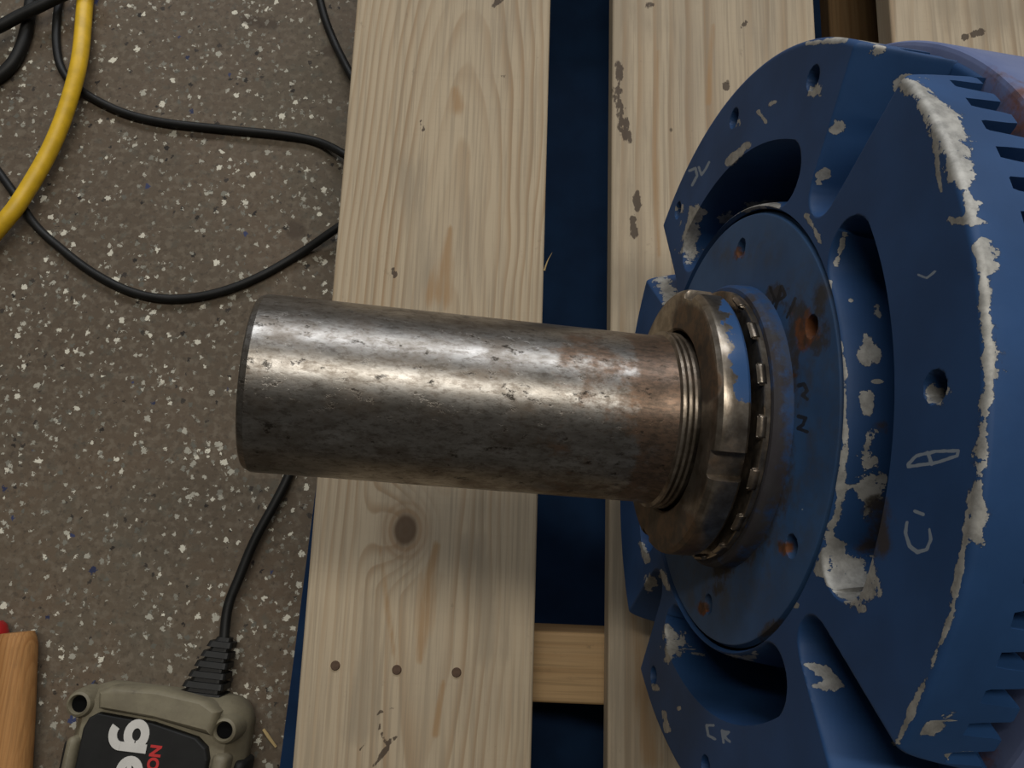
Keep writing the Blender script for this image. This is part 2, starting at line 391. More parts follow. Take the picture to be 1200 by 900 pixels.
board1, _ = deck(b1l, W1, wood1, {
    'stain': [[(443, 852, 1.2), (450, 864, 2.0), (456, 872, 2.2)], [(452, 878, 2.2), (444, 890, 1.8), (436, 898, 1.2)], [(446, 834, .9), (461, 830, 1.2)], [(440, 838, .9), (444, 850, 1.1)], [(458, 868, 1.6), (466, 862, 1.0)], [(430, 868, 1.0), (420, 880, .8)], [(493, 142, 2), (495, 152, 2)], [(590, 90, 2)], [(588, 0, 4), (578, 8, 3)], [(458, 315, 2), (463, 322, 2)]],
    'amber': [[(532, 105, 5), (536, 125, 10)], [(528, 268, 4), (520, 310, 9), (512, 345, 14)], [(492, 775, 4), (497, 730, 9), (500, 680, 8), (512, 640, 5)],
              [(445, 640, 3), (455, 720, 4), (465, 780, 3)], [(520, 800, 3), (510, 860, 4)]],
    'weather': [[(480, 200, 18), (500, 330, 20)], [(560, 640, 14), (575, 760, 16)], [(430, 700, 14), (420, 850, 16)]]})
board2, _ = deck(b2l, b2r-b2l, wood2, {
    'stain': [[(724, 75, 4), (728, 90, 5)], [(723, 105, 5), (727, 140, 6), (735, 162, 5)], [(745, 228, 4), (748, 245, 4)], [(741, 258, 4), (743, 275, 4)], [(870, 28, 4)], [(850, 101, 4)], [(760, 5, 5)]],
    'weather': [[(722, 0, 10), (728, 60, 14), (735, 160, 22), (745, 260, 26), (740, 340, 26)], [(720, 560, 8), (720, 740, 9), (722, 900, 8)], [(735, 0, 20), (760, 30, 20)]],
    'amber': [[(770, 60, 3), (768, 200, 4), (772, 300, 3)], [(835, 30, 3), (830, 120, 3)], [(740, 700, 6), (750, 800, 10), (760, 890, 12)]]})
board3, _ = deck(b3l, W1, wood3, {'stain': [[(1140, 40, 3), (1150, 36, 4)], [(1130, 44, 3)]], 'weather': [[(1100, 5, 20), (1180, 20, 20)]]})
x4 = b3l+W1+(b3l-b2r)
board4, _ = deck(x4, W1, wood3, None, False)
# stringers run across, bottom boards along
ys = unproj(670, 786, Z_DECK-.020)[1]
xl, xr = b1l+.004, x4+W1-.004
for yy in (ys, ys+.60):
    me, V = board_mesh(.042, xr-xl, .072, (-.3, .3), False)
    o = piece('stringer', me, woodS, ((xl+xr)/2, yy, .026), rz=-math.pi/2-.008)
g3 = (b2r, b3l)
for xx, wd in ((b1l+.075, .085), (unproj(972, 20, .026)[0]+.045, .09), (x4+.08, .09)):
    me, V = board_mesh(wd, LB, .018, (-.3, .3), False)
    piece('bottom_board', me, woodB, (xx, YM, .008))
# nails
bm = bmesh.new(); bmesh.ops.create_cone(bm, segments=14, radius1=.0030, radius2=.0024, depth=.0012, cap_ends=True)
nail_me = bm_mesh(bm); nail_me.materials.append(RUSTY.m)
for px, py in ((393, 780), (465, 785), (535, 788)):
    p = bx_at(px, py); n = link('nail', nail_me, None, board1); n.location = (p[0]-xc1, p[1]-YM, .0204)
# splinter standing off the edge of the first board
p0 = bx_at(638, 316); p1 = bx_at(645, 300)
sp = tube_mesh([(p0[0]-xc1, p0[1]-YM, .0185), (p0[0]-xc1+.002, p0[1]-YM+.006, .021), (p1[0]-xc1+.001, p1[1]-YM+.001, .024)], .0006, 6, 5, lambda t: 1.1-t)
link('splinter', sp, STRAW, board1)

# ------------------------------------------------------------------ the blue machine
ET = np.array([0, 0, -1.]); ET -= AA*(ET@AA); ET /= np.linalg.norm(ET)      # towards the camera, square to the axis
ES = np.cross(AA, ET); SG = 1.0
if ES[1] > 0: SG = -1.0                                                     # angle grows towards the picture's upper edge
WA, WT = M@AA, M@ET; WB = np.cross(WA, WT)
WC = CAM+M@(CC*S)
down = np.array([0, 0, -1.]); dl = np.array([WA@down, WT@down, WB@down]); dp = dl.copy(); dp[0] = 0; dp /= np.linalg.norm(dp)
BASE = np.array([SD*S, 0, 0])+dp*RD*S                                       # contact with the deck, in axis frame
ROT = np.array([WA, WT, WB]).T
print('contact', WC+ROT@BASE)
unit = bpy.data.objects.new('gear_drive', None); COL.objects.link(unit); unit.empty_display_size = .05
unit.matrix_world = Matrix.Translation(Vector(WC+ROT@BASE)) @ Matrix(ROT.tolist()).to_4x4()
unit['label'] = 'heavy blue painted drive unit with petalled flange and bare steel shaft lying on the pallet'; unit['category'] = 'machine'
def cyl(s, r, ang):                                                         # arrays -> local coordinates (metres)
    t = np.radians(ang)
    return np.stack([s*S, r*S*np.cos(t), SG*r*S*np.sin(t)], -1)-BASE
def to_world(L): return WC+(L+BASE)@ROT.T
def surf(name, s, r, ang, mat, closed=True, attrs=None, extra=None, parent=None, capA=False, capB=False):
    """surface of rings: s, r arrays (rows, cols), ang (cols,) closed around the axis"""
    nr, nc = s.shape; A = np.broadcast_to(ang, s.shape)
    L = cyl(s, r, A).reshape(-1, 3)
    i = np.arange((nr-1)*nc); a = i//nc*nc; b = i % nc
    q = np.c_[a+b, a+(b+1) % nc, a+nc+(b+1) % nc, a+nc+b]
    if SG > 0: q = q[:, ::-1]
    Fc = q.tolist()
    if capA: Fc.append(list(range(nc)) if SG > 0 else list(range(nc))[::-1])
    if capB: Fc.append([(nr-1)*nc+k for k in range(nc)][::-1 if SG > 0 else 1])
    me = bpy.data.meshes.new(name); me.from_pydata(L.tolist(), [], Fc); me.update()
    px, py = project(to_world(L))
    for k, v in (attrs or {}).items(): add_attr(me, k, strokes(px, py, v))
    for k, v in (extra or {}).items(): add_attr(me, k, np.asarray(v).reshape(-1))
    o = link(name, me, mat, parent or unit, True)
    return o
def lathe(name, prof, mat, nc=192, attrs=None, extra=None, parent=None, sub=1, capA=False, capB=False, rfun=None, sharp=35):
    prof = np.array(prof, float)
    if sub > 1:
        out = [prof[0]]
        for p, q in zip(prof, prof[1:]):
            for k in range(1, sub+1): out.append(p+(q-p)*k/sub)
        prof = np.array(out)
    ang = np.linspace(0, 360, nc, endpoint=False)
    s = np.repeat(prof[:, :1], nc, 1); r = np.repeat(prof[:, 1:], nc, 1)
    if rfun is not None: s, r = rfun(s, r, np.broadcast_to(ang, s.shape))
    ex = {k: f(s, r, np.broadcast_to(ang, s.shape)) for k, f in (extra or {}).items()}
    o = surf(name, s, r, ang, mat, attrs=attrs, extra=ex, parent=parent, capA=capA, capB=capB)
    o.data.set_sharp_from_angle(angle=math.radians(sharp)); return o

# --- petalled front flange: one casting of four petals with kidney pockets and a toothed rear rim
RC = .2632                                   # cover radius
NA = 1800
ang = np.linspace(0, 360, NA, endpoint=False)
rr = np.r_[np.linspace(.592, .97, 125), np.linspace(.974, .985, 4)]
def relief(rr, an):
    ph = ((an-8+45) % 90)-45                 # angle from the petal's middle
    # channels between petals
    pc = np.radians(((an-8) % 90)-45); ax = rr*np.cos(pc); cr = np.abs(rr*np.sin(pc))
    x = np.where(ax > .70, cr, np.hypot(cr, ax-.70))
    wd = .052+.17*np.clip(ax-.68, 0, 1)
    dc = .075+.065*sstep(rr, .66, .74)-.051*sstep(rr, .80, .86)
    t = np.clip((wd*1.16-x)/(wd*.60), 0, 1)
    chan = dc*(.45*(1-np.sqrt(np.clip(1-t**2, 0, 1)))+.55*sstep(t, 0, 1))
    # kidney pockets
    hk = 27.0; rk = .682
    e = np.radians(np.clip(np.abs(ph)-hk, 0, 90)); ds = np.where(np.abs(ph) <= hk, np.abs(rr-rk), np.hypot(rr-rk*np.cos(e), rk*np.sin(e)))
    inner = rr < rk
    wk = np.where(inner, .050, .026)
    t = np.clip((.084-ds)/wk, 0, 1)
    kid = .15*np.where(inner, .5*(1-np.sqrt(np.clip(1-t*t, 0, 1)))+.5*sstep(t, 0, 1), sstep(t, 0, 1))
    h = np.maximum(chan, kid)
    # bolt holes
    for q in (69, 98.8, 128.5, 8, -113.7, -84, -53, 187):
        dd = np.hypot(rr*np.cos(np.radians(an-q))-.908+(.03 if q == 8 else 0), rr*np.sin(np.radians(an-q)))
        h = np.maximum(h, .035*sstep(.030-dd, 0, .009))
    h = np.maximum(h, .006*sstep(.598-rr, 0, .006))
    return h
RRg, ANg = np.meshgrid(rr, ang, indexing='ij')
hs = relief(RRg, ANg)
rows_s = [*hs]; rows_r = [*(RRg*R)]
hrim = relief(np.full(NA, .985), ang)
ST = .086
pit = (ang*84/360.0+.12) % 1.0               # rear rim teeth
tooth = sstep(pit, .06, .16)*(1-sstep(pit, .56, .68))
st = .045+.035*tooth
for q in (15, 35, 55, 75, 90):               # rounded front edge of the rim
    a_ = math.radians(q); rows_s.append(hrim+.015*R*(1-math.cos(a_))); rows_r.append(np.full(NA, R*(.985+.015*math.sin(a_))))
for k in (.25, .5, .75, 1.0):
    f0 = hrim+.015*R; rows_s.append(np.maximum(f0, f0+(st-f0)*k)); rows_r.append(np.full(NA, R))
endr = rows_s[-1]
rows_s.append(endr+.001); rows_r.append(np.full(NA, R*.992))
rows_s.append(endr+.0015); rows_r.append(np.full(NA, R*.875))
rows_s.append(np.maximum(endr, ST)+.002); rows_r.append(np.full(NA, R*.875))
bare = [
    [(1058, 99, 9), (1082, 108, 12), (1098, 130, 13), (1112, 160, 17), (1124, 195, 16), (1133, 222, 11), (1139, 245, 7), (1140, 262, 5)],
    [(1096, 150, 5), (1099, 200, 3), (1103, 225, 2)], [(1116, 258, 5)], [(1122, 258, 4), (1146, 258, 4)],
    [(1151, 290, 8), (1158, 300, 9), (1152, 330, 6), (1155, 380, 7), (1160, 420, 8), (1159, 450, 8), (1155, 480, 9), (1151, 505, 8), (1150, 540, 8), (1146, 570, 9), (1144, 605, 9), (1146, 632, 8)],
    [(1134, 600, 3), (1130, 640, 4), (1122, 680, 4), (1116, 715, 5), (1108, 740, 4), (1098, 765, 4), (1086, 795, 5), (1070, 830, 4), (1052, 870, 4)],
    [(1107, 832, 6), (1096, 850, 7), (1080, 872, 5)], [(1110, 885, 4), (1130, 884, 3)], [(1146, 695, 2)], [(1128, 745, 3), (1138, 755, 2)],
    [(1016, 395, 5), (1018, 415, 10)], [(1016, 470, 9), (1018, 482, 7)], [(1022, 508, 6), (1014, 524, 5)],
    [(1012, 535, 9), (1018, 560, 15), (1020, 590, 11), (1010, 605, 6)],
    [(986, 400, 2), (990, 440, 3), (988, 490, 4), (991, 520, 5), (986, 560, 5), (984, 590, 5), (976, 615, 8), (968, 650, 9), (962, 668, 6)],
    [(975, 640, 10), (1000, 668, 22), (1010, 690, 17), (985, 678, 12), (1006, 708, 8)],
    [(988, 280, 3), (984, 300, 3), (980, 310, 3)], [(998, 352, 3)], [(1025, 363, 6), (1030, 370, 5)], [(1028, 447, 2)],
    [(990, 275, 4)], [(946, 253, 3), (962, 285, 3)], [(972, 330, 2), (980, 385, 2)],
    [(986, 147, 8), (980, 152, 6)], [(964, 204, 6)], [(959, 214, 2)], [(1015, 52, 8), (1022, 60, 9), (1030, 54, 7)], [(946, 51, 2), (990, 46, 3)],
    [(855, 190, 4), (876, 170, 4)], [(903, 122, 3), (908, 119, 2)], [(889, 131, 2), (897, 143, 2)],
    [(815, 250, 8), (808, 270, 11), (806, 290, 11), (807, 305, 5)], [(842, 262, 3), (865, 247, 4), (885, 241, 4), (905, 238, 5), (912, 241, 3)],
    [(776, 332, 8), (786, 342, 6), (781, 352, 5)], [(752, 638, 4), (757, 655, 4)], [(764, 680, 7), (760, 688, 5)], [(776, 672, 4), (783, 690, 3)],
    [(786, 735, 7), (789, 752, 13), (783, 770, 7)], [(823, 763, 4), (829, 770, 4)], [(876, 772, 5), (885, 768, 4)], [(848, 768, 2), (870, 770, 2)],
    [(932, 710, 3)], [(945, 779, 3), (968, 788, 9), (975, 800, 8), (955, 804, 3)], [(778, 835, 3), (782, 855, 3)], [(796, 830, 2)],
    [(1100, 462, 11)], [(954, 106, 8)], [(860, 144, 5)], [(796, 246, 5)], [(768, 805, 4)]]
chalk = [[(1064, 544, 2.0), (1074, 534, 2.0), (1096, 529, 2.0), (1123, 528, 2.0), (1122, 534, 2.0), (1098, 542, 2.0), (1064, 547, 2.0)], [(1087, 530, 2.0), (1092, 544, 2.4)],
         [(1063, 612, 2.0), (1061, 625, 2.2), (1066, 640, 2.4), (1075, 647, 2.6), (1086, 644, 2.2), (1091, 632, 2.0), (1089, 620, 1.6)], [(1072, 599, 2), (1082, 603, 2)],
         [(1076, 322, 1.4), (1086, 326, 1.4), (1096, 318, 1.4)],
         [(808, 200, 1.6), (815, 197, 1.6), (817, 206, 1.6), (811, 217, 1.6)], [(819, 196, 1.4), (822, 205, 1.4), (827, 198, 1.4), (831, 190, 1.4)],
         [(836, 850, 1.6), (828, 850, 1.6), (830, 862, 1.6), (838, 866, 1.6)], [(846, 856, 1.6), (848, 870, 1.6)], [(846, 857, 1.6), (854, 858, 1.6), (848, 863, 1.6), (855, 869, 1.6)]]
flange = surf('front_flange', np.array(rows_s), np.array(rows_r), ang, PAINT,
     attrs={'bare': bare, 'chalk': chalk, 'dirt': [[(1030, 600, 14), (1035, 640, 12)], [(1010, 640, 10)], [(1035, 500, 8)]]})
flange.data.set_sharp_from_angle(angle=math.radians(48))

# --- bearing cover with six screw holes and stamped marks
rc = np.linspace(.155, RC*.992, 100); NC = 1080; angc = np.linspace(0, 360, NC, endpoint=False)
RG, AG = np.meshgrid(rc, angc, indexing='ij')
hc = .0012*np.ones_like(RG)
hc = np.maximum(hc, .008*sstep(RG, RC*.975, RC*.992))
for q in range(6):
    dd = np.hypot(RG*np.cos(np.radians(AG-30.5-60*q))-.2205, RG*np.sin(np.radians(AG-30.5-60*q)))
    hc = np.maximum(hc, .022*sstep(.0125-dd, 0, .003))
cs = [*hc, np.full(NC, .03)]; cr_ = [*RG, np.full(NC, RC*.992)]
stamp = [[(902, 336, 1.8), (908, 352, 1.8)], [(908, 352, 1.8), (903, 358, 1.5)], [(908, 362, 1.8), (916, 336, 1.8), (920, 346, 1.8)], [(912, 352, 1.5), (919, 348, 1.5)], [(922, 372, 1.8), (932, 350, 1.8)],
         [(936, 452, 2), (942, 450, 2), (946, 458, 2), (941, 463, 2), (946, 468, 2)], [(936, 488, 2), (944, 490, 2), (941, 498, 2), (935, 502, 2), (946, 506, 2)]]
cover = surf('bearing_cover', np.array(cs), np.array(cr_), angc, blue_paint('cover_enamel', (.036, .092, .205), (.024, .066, .155)), attrs={
    'rust': [[(948, 384, 18), (942, 400, 10)], [(866, 296, 7)], [(922, 642, 9)], [(825, 712, 9)], [(880, 600, 8), (905, 560, 6), (910, 520, 5)], [(930, 440, 3)]],
    'dirt': [[(905, 345, 12), (940, 372, 16), (925, 410, 16), (920, 450, 14), (915, 520, 14), (900, 590, 18), (870, 640, 20), (845, 665, 12)],
             [(960, 340, 9), (955, 400, 12)], [(840, 690, 8)], [(895, 745, 8), (915, 730, 6)], [(800, 640, 12)], ],
    'stamp': stamp, 'grime': [[(960, 340, 30), (950, 480, 40), (920, 620, 40), (860, 690, 36), (815, 690, 26)], [(850, 300, 14), (890, 290, 20)]],
    'chalk': [[(940, 597, .9)]]})
cover.data.set_sharp_from_angle(angle=math.radians(40))
ctr = lathe('cover_boss', [(.004, .173), (-.014, .1715), (-.0185, .168), (-.0195, .15), (.004, .14)], PAINT, extra={'grime': lambda s, r, a_: np.full(s.shape, .9)}, attrs={'dirt': [[(895, 380, 20), (908, 430, 20), (908, 480, 18), (905, 560, 22), (880, 620, 18), (840, 665, 18), (800, 670, 12)], [(880, 360, 14)]]}, sub=4)

# --- lock washer with bent tabs
wsh = lathe('lock_washer', [(-.0195, .163), (-.0255, .163), (-.0265, .161), (-.0265, .12), (-.0195, .115)], WASH, sub=2, parent=unit)
def tab_mesh(a0, a1, s0, s1, r0, r1):
    bm = bmesh.new(); N = 5; rings = []
    for i in range(N+1):
        a_ = a0+(a1-a0)*i/N
        pts = [(s0, r0), (s1, r0+.003), (s1, r1), (s0, r1)]
        rings.append([bm.verts.new(cyl(np.array(s_), np.array(r_), np.array(a_))) for s_, r_ in pts])
    for p, q in zip(rings, rings[1:]):
        for k in range(4): bm.faces.new((p[k], p[(k+1) % 4], q[(k+1) % 4], q[k]))
    bm.faces.new(rings[0]); bm.faces.new(rings[-1][::-1])
    bmesh.ops.bevel(bm, geom=bm.edges[:], offset=.0006, segments=2, affect='EDGES')
    return bm_mesh(bm)
tab_base = tab_mesh(-2.2, 6.8, -.0215, -.0330, .1560, .1635)
for q in range(18):
    if q == 4: continue
    t = link('washer_tab', tab_base if q == 0 else tab_base.copy(), WASH, wsh, True)
    # rotate about the axis: the mesh is expressed about BASE, so turn its own copy
    if q:
        a_ = math.radians(20*q)*SG
        Rm = np.array([[1, 0, 0], [0, math.cos(a_), -math.sin(a_)], [0, math.sin(a_), math.cos(a_)]])
        n_ = len(t.data.vertices); c_ = np.empty(n_*3); t.data.vertices.foreach_get('co', c_)
        c_ = ((c_.reshape(-1, 3)+BASE)@Rm.T)-BASE; t.data.vertices.foreach_set('co', c_.ravel()); t.data.update()

# --- lock nut with spanner slots
slots = (-13.9, 76.1, 166.1, -103.9)
def nut_shape(s, r, an):
    g = np.zeros_like(r)
    for q in slots:
        dd = np.abs(((an-q+180) % 360)-180)
        g = np.maximum(g, 1-sstep(dd, 5.2, 5.8))
    r2 = np.where(r > .12, np.minimum(r, .160-.011*g), r); return s, r2
nut = lathe('lock_nut', [(-.072, .110), (-.0742, .113), (-.0742, .1525), (-.0735, .155), (-.069, .1592), (-.066, .160), (-.042, .160), (-.039, .158), (-.036, .152), (-.036, .11)], NUT, nc=1080, sub=3, rfun=nut_shape,
    attrs={'paint': [[(862, 375, 12), (874, 420, 14), (874, 460, 12)], [(855, 360, 10)]], 'rust': [[(790, 625, 22), (760, 610, 16)], [(810, 380, 14), (825, 450, 12)]]}, sharp=25)

# --- shaft: turned bar, rusty collar and thread
TIP = -.5623; rs = .1011
prof = [(TIP, .0), (TIP, .0965), (TIP+.0015, .0980), (TIP+.0075, rs-.0003), (TIP+.013, rs)]
prof += [(TIP+.013+(-.118-TIP-.013)*i/90, rs) for i in range(1, 91)]
shaft = lathe('shaft', prof+[(-.104, rs), (-.098, rs+.0012), (-.02, rs+.0012)], STEEL, nc=256, sharp=14, extra={'along': lambda s, r, a_: (s-TIP)/(-.112-TIP)})
th = [(-.0945, rs+.0012)]
for i in range(3):
    s0 = -.0940+i*.0068
    th += [(s0, rs+.0020), (s0+.0014, rs+.0056), (s0+.0042, rs+.0060), (s0+.0054, rs+.0020)]
th += [(-.070, rs+.002)]
lathe('shaft_thread', th, THREAD, nc=192, parent=shaft, sharp=20)

# --- rear: hub behind the petals, broad rear disc, housing drum
lathe('hub_core', [(.020, .14), (.020, .255), (.16, .255), (.19, .25)], PAINT)
rear = lathe('rear_disc', [(.165, .24), (.160, .37), (.092, .376), (.092, RD-.006), (.0935, RD-.002), (.097, RD), (SD-.004, RD), (SD, RD-.003), (SD, .34)], PAINT_REAR, nc=256, sub=4)
lathe('housing', [(SD-.01, .36), (SD+.02, .352), (.70, .352), (.715, .345), (.72, .33), (.72, 0)], PAINT_REAR, nc=192, sub=3)

# ------------------------------------------------------------------ battery charger on the floor
def text_mesh(body, size, ext, off=0.0):
    cu = bpy.data.curves.new('t', 'FONT'); cu.body = body; cu.size = size; cu.extrude = ext; cu.offset = off; cu.resolution_u = 6
    ob = bpy.data.objects.new('t', cu); COL.objects.link(ob); bpy.context.view_layer.update()
    me = bpy.data.meshes.new_from_object(ob.evaluated_get(bpy.context.evaluated_depsgraph_get()))
    bpy.data.objects.remove(ob); bpy.data.curves.remove(cu); return me
def rrect(x0, x1, y0, y1, r, n=8):
    out = []
    for cx, cy, a0 in ((x1-r, y1-r, 0), (x0+r, y1-r, 90), (x0+r, y0+r, 180), (x1-r, y0+r, 270)):
        for i in range(n+1):
            q = math.radians(a0+90*i/n); out.append((cx+r*math.cos(q), cy+r*math.sin(q)))
    return out
def loft(rings, cap=True):
    bm = bmesh.new(); R_ = [[bm.verts.new(p) for p in r] for r in rings]; n = len(R_[0])
    for p, q in zip(R_, R_[1:]):
        for k in range(n): bm.faces.new((p[k], p[(k+1) % n], q[(k+1) % n], q[k]))
    if cap: bm.faces.new(R_[0]); bm.faces.new(R_[-1][::-1])
    return bm_mesh(bm)
def slab(out, z0, z1, inset=.0012):
    cx = sum(p[0] for p in out)/len(out); cy = sum(p[1] for p in out)/len(out)
    mxx = max(abs(p[0]-cx) for p in out); myy = max(abs(p[1]-cy) for p in out)
    f = lambda p, d: (cx+(p[0]-cx)*(1-d/mxx), cy+(p[1]-cy)*(1-d/myy))
    return loft([[(*p, z0) for p in out], [(*p, z1-inset) for p in out], [(*f(p, inset*.4), z1-inset*.35) for p in out], [(*f(p, inset), z1) for p in out]])
ZT = .050
pa, pb = unproj(92, 806, .043), unproj(281, 829, .043)
wch = float(np.linalg.norm((pb-pa)[:2])); rz = math.atan2(pb[1]-pa[1], pb[0]-pa[0]); mid = (pa+pb)/2
LC = .215; hw = wch/2
print('charger width', wch, 'rot', math.degrees(rz))
cy_ = np.array([math.sin(rz), -math.cos(rz)])
ch = empty('battery_charger', (mid[0], mid[1], 0), 'khaki battery charger with charcoal face and white lettering on the speckled floor', 'charger', rz=rz)
def cp(name, me, mat, parent=None, smooth=False, loc=None):
    o = link(name, me, mat, parent or ch, smooth)
    if smooth: o.data.set_sharp_from_angle(angle=math.radians(38))
    if loc is not None: o.location = loc
    return o
# origin: middle of the cord end; body runs to -y
def body_ring(d, z, r): return [(*p, z) for p in rrect(-hw+d, hw-d, -LC+d, -d*.6, r)]
body = cp('body', loft([body_ring(.004, .0, .014), body_ring(.0, .003, .016), body_ring(-.004, .012, .018), body_ring(-.004, .026, .018), body_ring(.002, .036, .016), body_ring(.006, .041, .014)]), KHAKI, smooth=True)
# raised end bar and side rails framing the face
bar = [(-hw+.016, .000), (-hw+.024, .0045), (0, .006), (hw-.022, .002), (hw-.012, -.004), (hw-.014, -.019), (0, -.0125), (-hw+.018, -.0105)]
cp('end_bar', slab(bar, .034, ZT, .004), KHAKI, smooth=True)
for sx in (-1, 1):
    x0, x1 = (hw-.0115, hw-.001) if sx > 0 else (-hw+.001, -hw+.0085)
    cp('side_rail', slab(rrect(x0, x1, -LC+.03, -.030, .004), .034, ZT-.002, .003), KHAKI, smooth=True)
    for k in range(3):
        cp('rib_and_recess_shade', slab(rrect(sx*hw-.004+sx*.003, sx*hw+.004+sx*.003, -.036-k*.045-.032, -.036-k*.045, .003), .010, .034, .003), PANEL if k % 2 == 0 else KHAKI, smooth=True)  # charcoal ribs stand in for a side recess, its shade put into the colour
    # screw lugs
    for yy in (-.010 if sx < 0 else -.0155, -LC+.012):
        lx = sx*(hw-.0075) if sx > 0 else -hw+.003
        bm = bmesh.new(); rings = []
        prof = [(.0105, .026), (.0095, ZT-.010), (.0080, ZT-.0055), (.0064, ZT-.0045), (.0056, ZT-.006), (.0052, ZT-.016), (0.0001, ZT-.016)]
        for r_, z_ in prof: rings.append([(lx+r_*math.cos(2*math.pi*k/24), yy+r_*math.sin(2*math.pi*k/24), z_) for k in range(24)])
        bm.free(); lug = cp('screw_lug', loft(rings, False), KHAKI, smooth=True)
        cp('well_shade_plug', loft([[(lx+(.0054)*math.cos(2*math.pi*k/20), yy+.0054*math.sin(2*math.pi*k/20), z_) for k in range(20)] for z_ in (ZT-.016, ZT-.0075)]), WELL_SHADE, lug)  # solid near-black plug: the hole's shade put in as colour
face = [(-hw+.013, -.017), (-hw+.018, -.0135), (0, -.0155), (hw-.024, -.0215), (hw-.0165, -.027), (hw-.014, -.034), (hw-.013, -LC+.035), (hw-.02, -LC+.02), (-hw+.02, -LC+.02), (-hw+.0105, -LC+.035), (-hw+.0105, -.024)]
panel = cp('face_panel', slab(face, .036, ZT-.0025, .0015), PANEL)
def ribbon_letters(word, xh, wid, gap, stroke, ext):
    """rounded lower-case lettering built from thick strokes; x along the line, y up"""
    def arc(cx, cy, rx, ry, a0, a1, n=22): return [(cx+rx*math.cos(math.radians(a0+(a1-a0)*i/n)), cy+ry*math.sin(math.radians(a0+(a1-a0)*i/n))) for i in range(n+1)]
    G = {'g': [arc(.46, .5, .33, .33, 0, 360), [(.86, .98), (.86, -.05)], arc(.50, -.05, .36, .36, 0, -125)],
         'e': [arc(.5, .5, .36, .36, 0, 310)+[], [(.18, .46), (.86, .5)]],
         'n': [[(.16, 0), (.16, .98)], arc(.5, .5, .34, .36, 180, 0), [(.84, .5), (.84, 0)]],
         'i': [[(.5, 0), (.5, .98)], [(.5, 1.32), (.5, 1.36)]],
         'u': [[(.84, 0), (.84, .98)], arc(.5, .5, .34, .36, 180, 360), [(.16, .5), (.16, .98)]],
         's': [arc(.5, .70, .30, .18, 30, 270), arc(.5, .30, .30, .20, 90, -150)]}
    bm = bmesh.new(); x = 0; lift = 0
    for ch_ in word:
        w_ = wid*(.5 if ch_ == 'i' else 1)
        for st_ in G[ch_]:
            pts_ = [(x+(p[0]-(.25 if ch_ == 'i' else 0))*wid, p[1]*xh) for p in st_]
            h_ = stroke/2*(.55 if ch_ == 'e' and len(st_) == 2 else 1); L_, R__ = [], []
            for i, p in enumerate(pts_):
                a_, b_ = pts_[max(i-1, 0)], pts_[min(i+1, len(pts_)-1)]; tx, ty = b_[0]-a_[0], b_[1]-a_[1]; l_ = math.hypot(tx, ty) or 1
                L_.append((p[0]-ty/l_*h_, p[1]+tx/l_*h_)); R__.append((p[0]+ty/l_*h_, p[1]-tx/l_*h_))
            lift += 1; top = ext+.00006*(lift % 4)
            T = [[bm.verts.new((*q, z_)) for q in pp] for pp in (L_, R__) for z_ in (0, top)]
            for i in range(len(pts_)-1):
                for a_, b_ in ((1, 3), (0, 1), (3, 2), (2, 0)): bm.faces.new((T[a_][i], T[b_][i], T[b_][i+1], T[a_][i+1]))
        x += w_+gap
    return bm_mesh(bm, recalc=True)
def on_face(px, py): q = ic @ Vector(cw(px, py, ZT)); return (q.x, q.y, ZT-.0024)
def cw(px, py, z): p = unproj(px, py, z); return (p[0], p[1], z)
ic = (Matrix.Translation(ch.location) @ Matrix.Rotation(rz, 4, 'Z')).inverted()
lt = cp('logo_lettering', ribbon_letters('genius', .0172, .0205, .0022, .0056, .0004), WHITE, panel); lt.rotation_euler = (0, 0, -math.pi/2); lt.location = on_face(147, 842)
lb = cp('brand_lettering', text_mesh('NOCO', .0100, .0002, .0004), RED, panel); lb.rotation_euler = (0, 0, -math.pi/2); lb.location = on_face(176, 873)
# ribbed cord boot and cord
bx0 = hw-.034
rings = []
NR = 6
for i in range(NR):
    for e, d in ((.02, .0), (.58, .0), (.60, .0026), (.98, .0026)):
        t = (i+e)/NR; hwid = .0160-.0080*t; hh = .0112-.0045*t
        y = .041*t-.001; xs = bx0+.004*t+.002*t*t
        rings.append([(xs+p[0], y, .018-.006*t+p[1]) for p in rrect(-hwid+d, hwid-d, -hh+d, hh-d, .003, 3)])
cp('cord_boot', loft(rings), BLACK)
def cw(px, py, z): p = unproj(px, py, z); return (p[0], p[1], z)
ic = Matrix.Translation(ch.location) @ Matrix.Rotation(rz, 4, 'Z'); ic = ic.inverted()
pts = [Vector((bx0+.0055, .036, .012))]+[ic @ Vector(cw(*p)) for p in ((267, 712, .010), (281, 675, .009), (299, 632, .008), (322, 590, .007), (337, 560, .006), (352, 520, .006), (372, 470, .012), (398, 432, .0145), (416, 396, .0145), (424, 350, .0145), (427, 300, .0145))]
cp('power_cord', tube_mesh(pts, .0036, 14, 8), BLACK, smooth=True)

# ------------------------------------------------------------------ cables on the floor
def cable(name, pts, r, mat, label, n=10):
    W = [cw(x, y, z) for x, y, z in pts]; b = W[len(W)//2]
    me = tube_mesh([(p[0]-b[0], p[1]-b[1], p[2]) for p in W], r, 16, n)
    o = link(name, me, mat, None, True, label=label, category='cable'); o.location = (b[0], b[1], 0); return o
r1, r2, r3 = .0034, .0066, .0052
def lay(l, z): return [(x, y, z) for x, y in l]
cable('thin_black_cable', lay([(85, -60), (76, -30), (68, 10), (66, 50), (73, 82), (95, 106), (140, 130), (190, 143), (260, 151), (330, 158), (372, 166)], r1) + [(402, 180, .0122), (425, 198, .0124), (436, 224, .0124), (424, 250, .0124), (397, 266, .0122)] + lay([(350, 298), (300, 326), (250, 344), (200, 350), (155, 342), (110, 320), (70, 290), (40, 262), (12, 220), (-20, 180), (-60, 150)], r1), r1, BLACK, 'thin black cable looping across the floor and under the pallet edge')
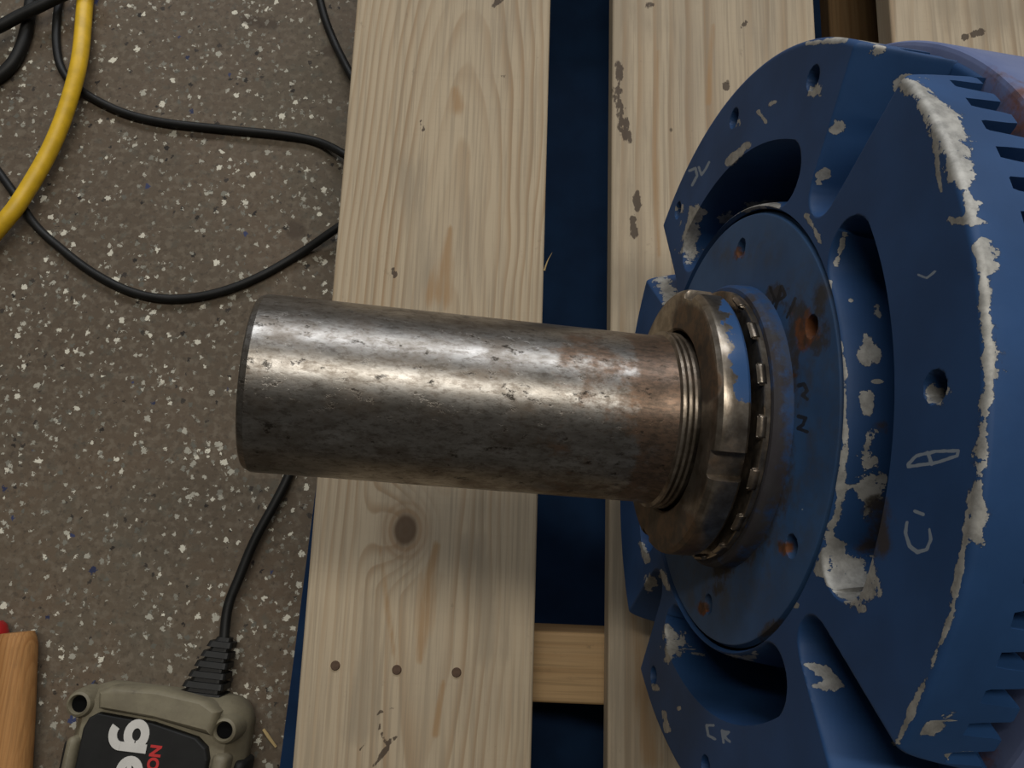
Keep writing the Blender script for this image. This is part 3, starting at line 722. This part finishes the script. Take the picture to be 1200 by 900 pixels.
cable('black_cable', lay([(360, -60), (368, -30), (375, 0), (382, 25), (393, 52)], r1)+[(408, 82, .0122), (420, 105, .0124), (430, 140, .0124)], r1, BLACK, 'short straight black cord running under the first deck board')
zc = r2+2*r1+.0002
cable('yellow_cable', [(104, -70, r2), (102, -30, r2), (99, 10, r2+.001), (94, 65, zc), (84, 108, zc+.0004), (69, 152, zc-.001), (50, 192, zc-.001), (22, 238, zc+.0004), (3, 262, zc), (-30, 300, r2+.002), (-70, 340, r2)], r2, YELLOW, 'thick yellow cable curving over the thin black one')
cable('black_hose', lay([(45, -60), (40, -25), (36, 5), (32, 30), (24, 58), (10, 80), (-12, 95), (-50, 105)], r3), r3, BLACK, 'thick black cable bending down underneath another black cable')
cable('crossing_black_cable', lay([(-60, 55), (-25, 42), (0, 31), (22, 19), (45, 8), (70, -4), (110, -20)], r3*3+.0002), r3*.95, BLACK, 'black cable lying straight across the bent thick one')

# ------------------------------------------------------------------ tool handle, red handle, splinter
p0 = unproj(21, 741, .014); p1 = unproj(13, 905, .014); dv = p1-p0; dv /= np.linalg.norm(dv); ln = .28
rings = []
sv = np.array([-dv[1], dv[0], 0])
for t, k in ((0, .80), (.004, .92), (.010, 1.0), (.06, 1.02), (.14, .96), (.22, .86), (1.0*ln, .8)):
    c = dv*t
    rings.append([(*(c+sv*(.0132*k*math.cos(q)))[:2], .0145+.0140*k*math.sin(q)) for q in np.linspace(0, 2*math.pi, 28, endpoint=False)])
rings = [[(p[0], p[1], p[2]-.0002) for p in r] for r in rings]
o = link('tool_handle', loft(rings), HANDLE, None, True, label='orange brown wooden tool handle lying on the floor', category='tool handle'); o.location = (p0[0], p0[1], 0)
o.data.set_sharp_from_angle(angle=math.radians(40))
q0 = unproj(-8, 728, .012)
rings = []
for t, k in ((0, .55), (.003, .85), (.009, 1.0), (.03, 1.02), (.06, .9), (.09, .98), (.11, .8)):
    c = dv*t
    rings.append([(*(c+sv*(.0098*k*math.cos(q)))[:2], .0105+.0102*k*math.sin(q)) for q in np.linspace(0, 2*math.pi, 24, endpoint=False)])
o = link('red_grip', loft(rings), REDP, None, True, label='red plastic grip lying beside the wooden tool handle', category='grip'); o.location = (q0[0], q0[1], 0)
s0 = unproj(308, 855, .0025); s1 = unproj(323, 876, .0025)
o = link('wood_splinter', tube_mesh([(0, 0, .0014), tuple((s1-s0)[:2]*.5)+(.0018,), tuple((s1-s0)[:2])+(.0014,)], .0013, 6, 4, lambda t: 1-.5*abs(t-.4)), STRAW, label='thin straw coloured wood splinter on the floor beside the charger', category='splinter'); o.location = (s0[0], s0[1], 0)
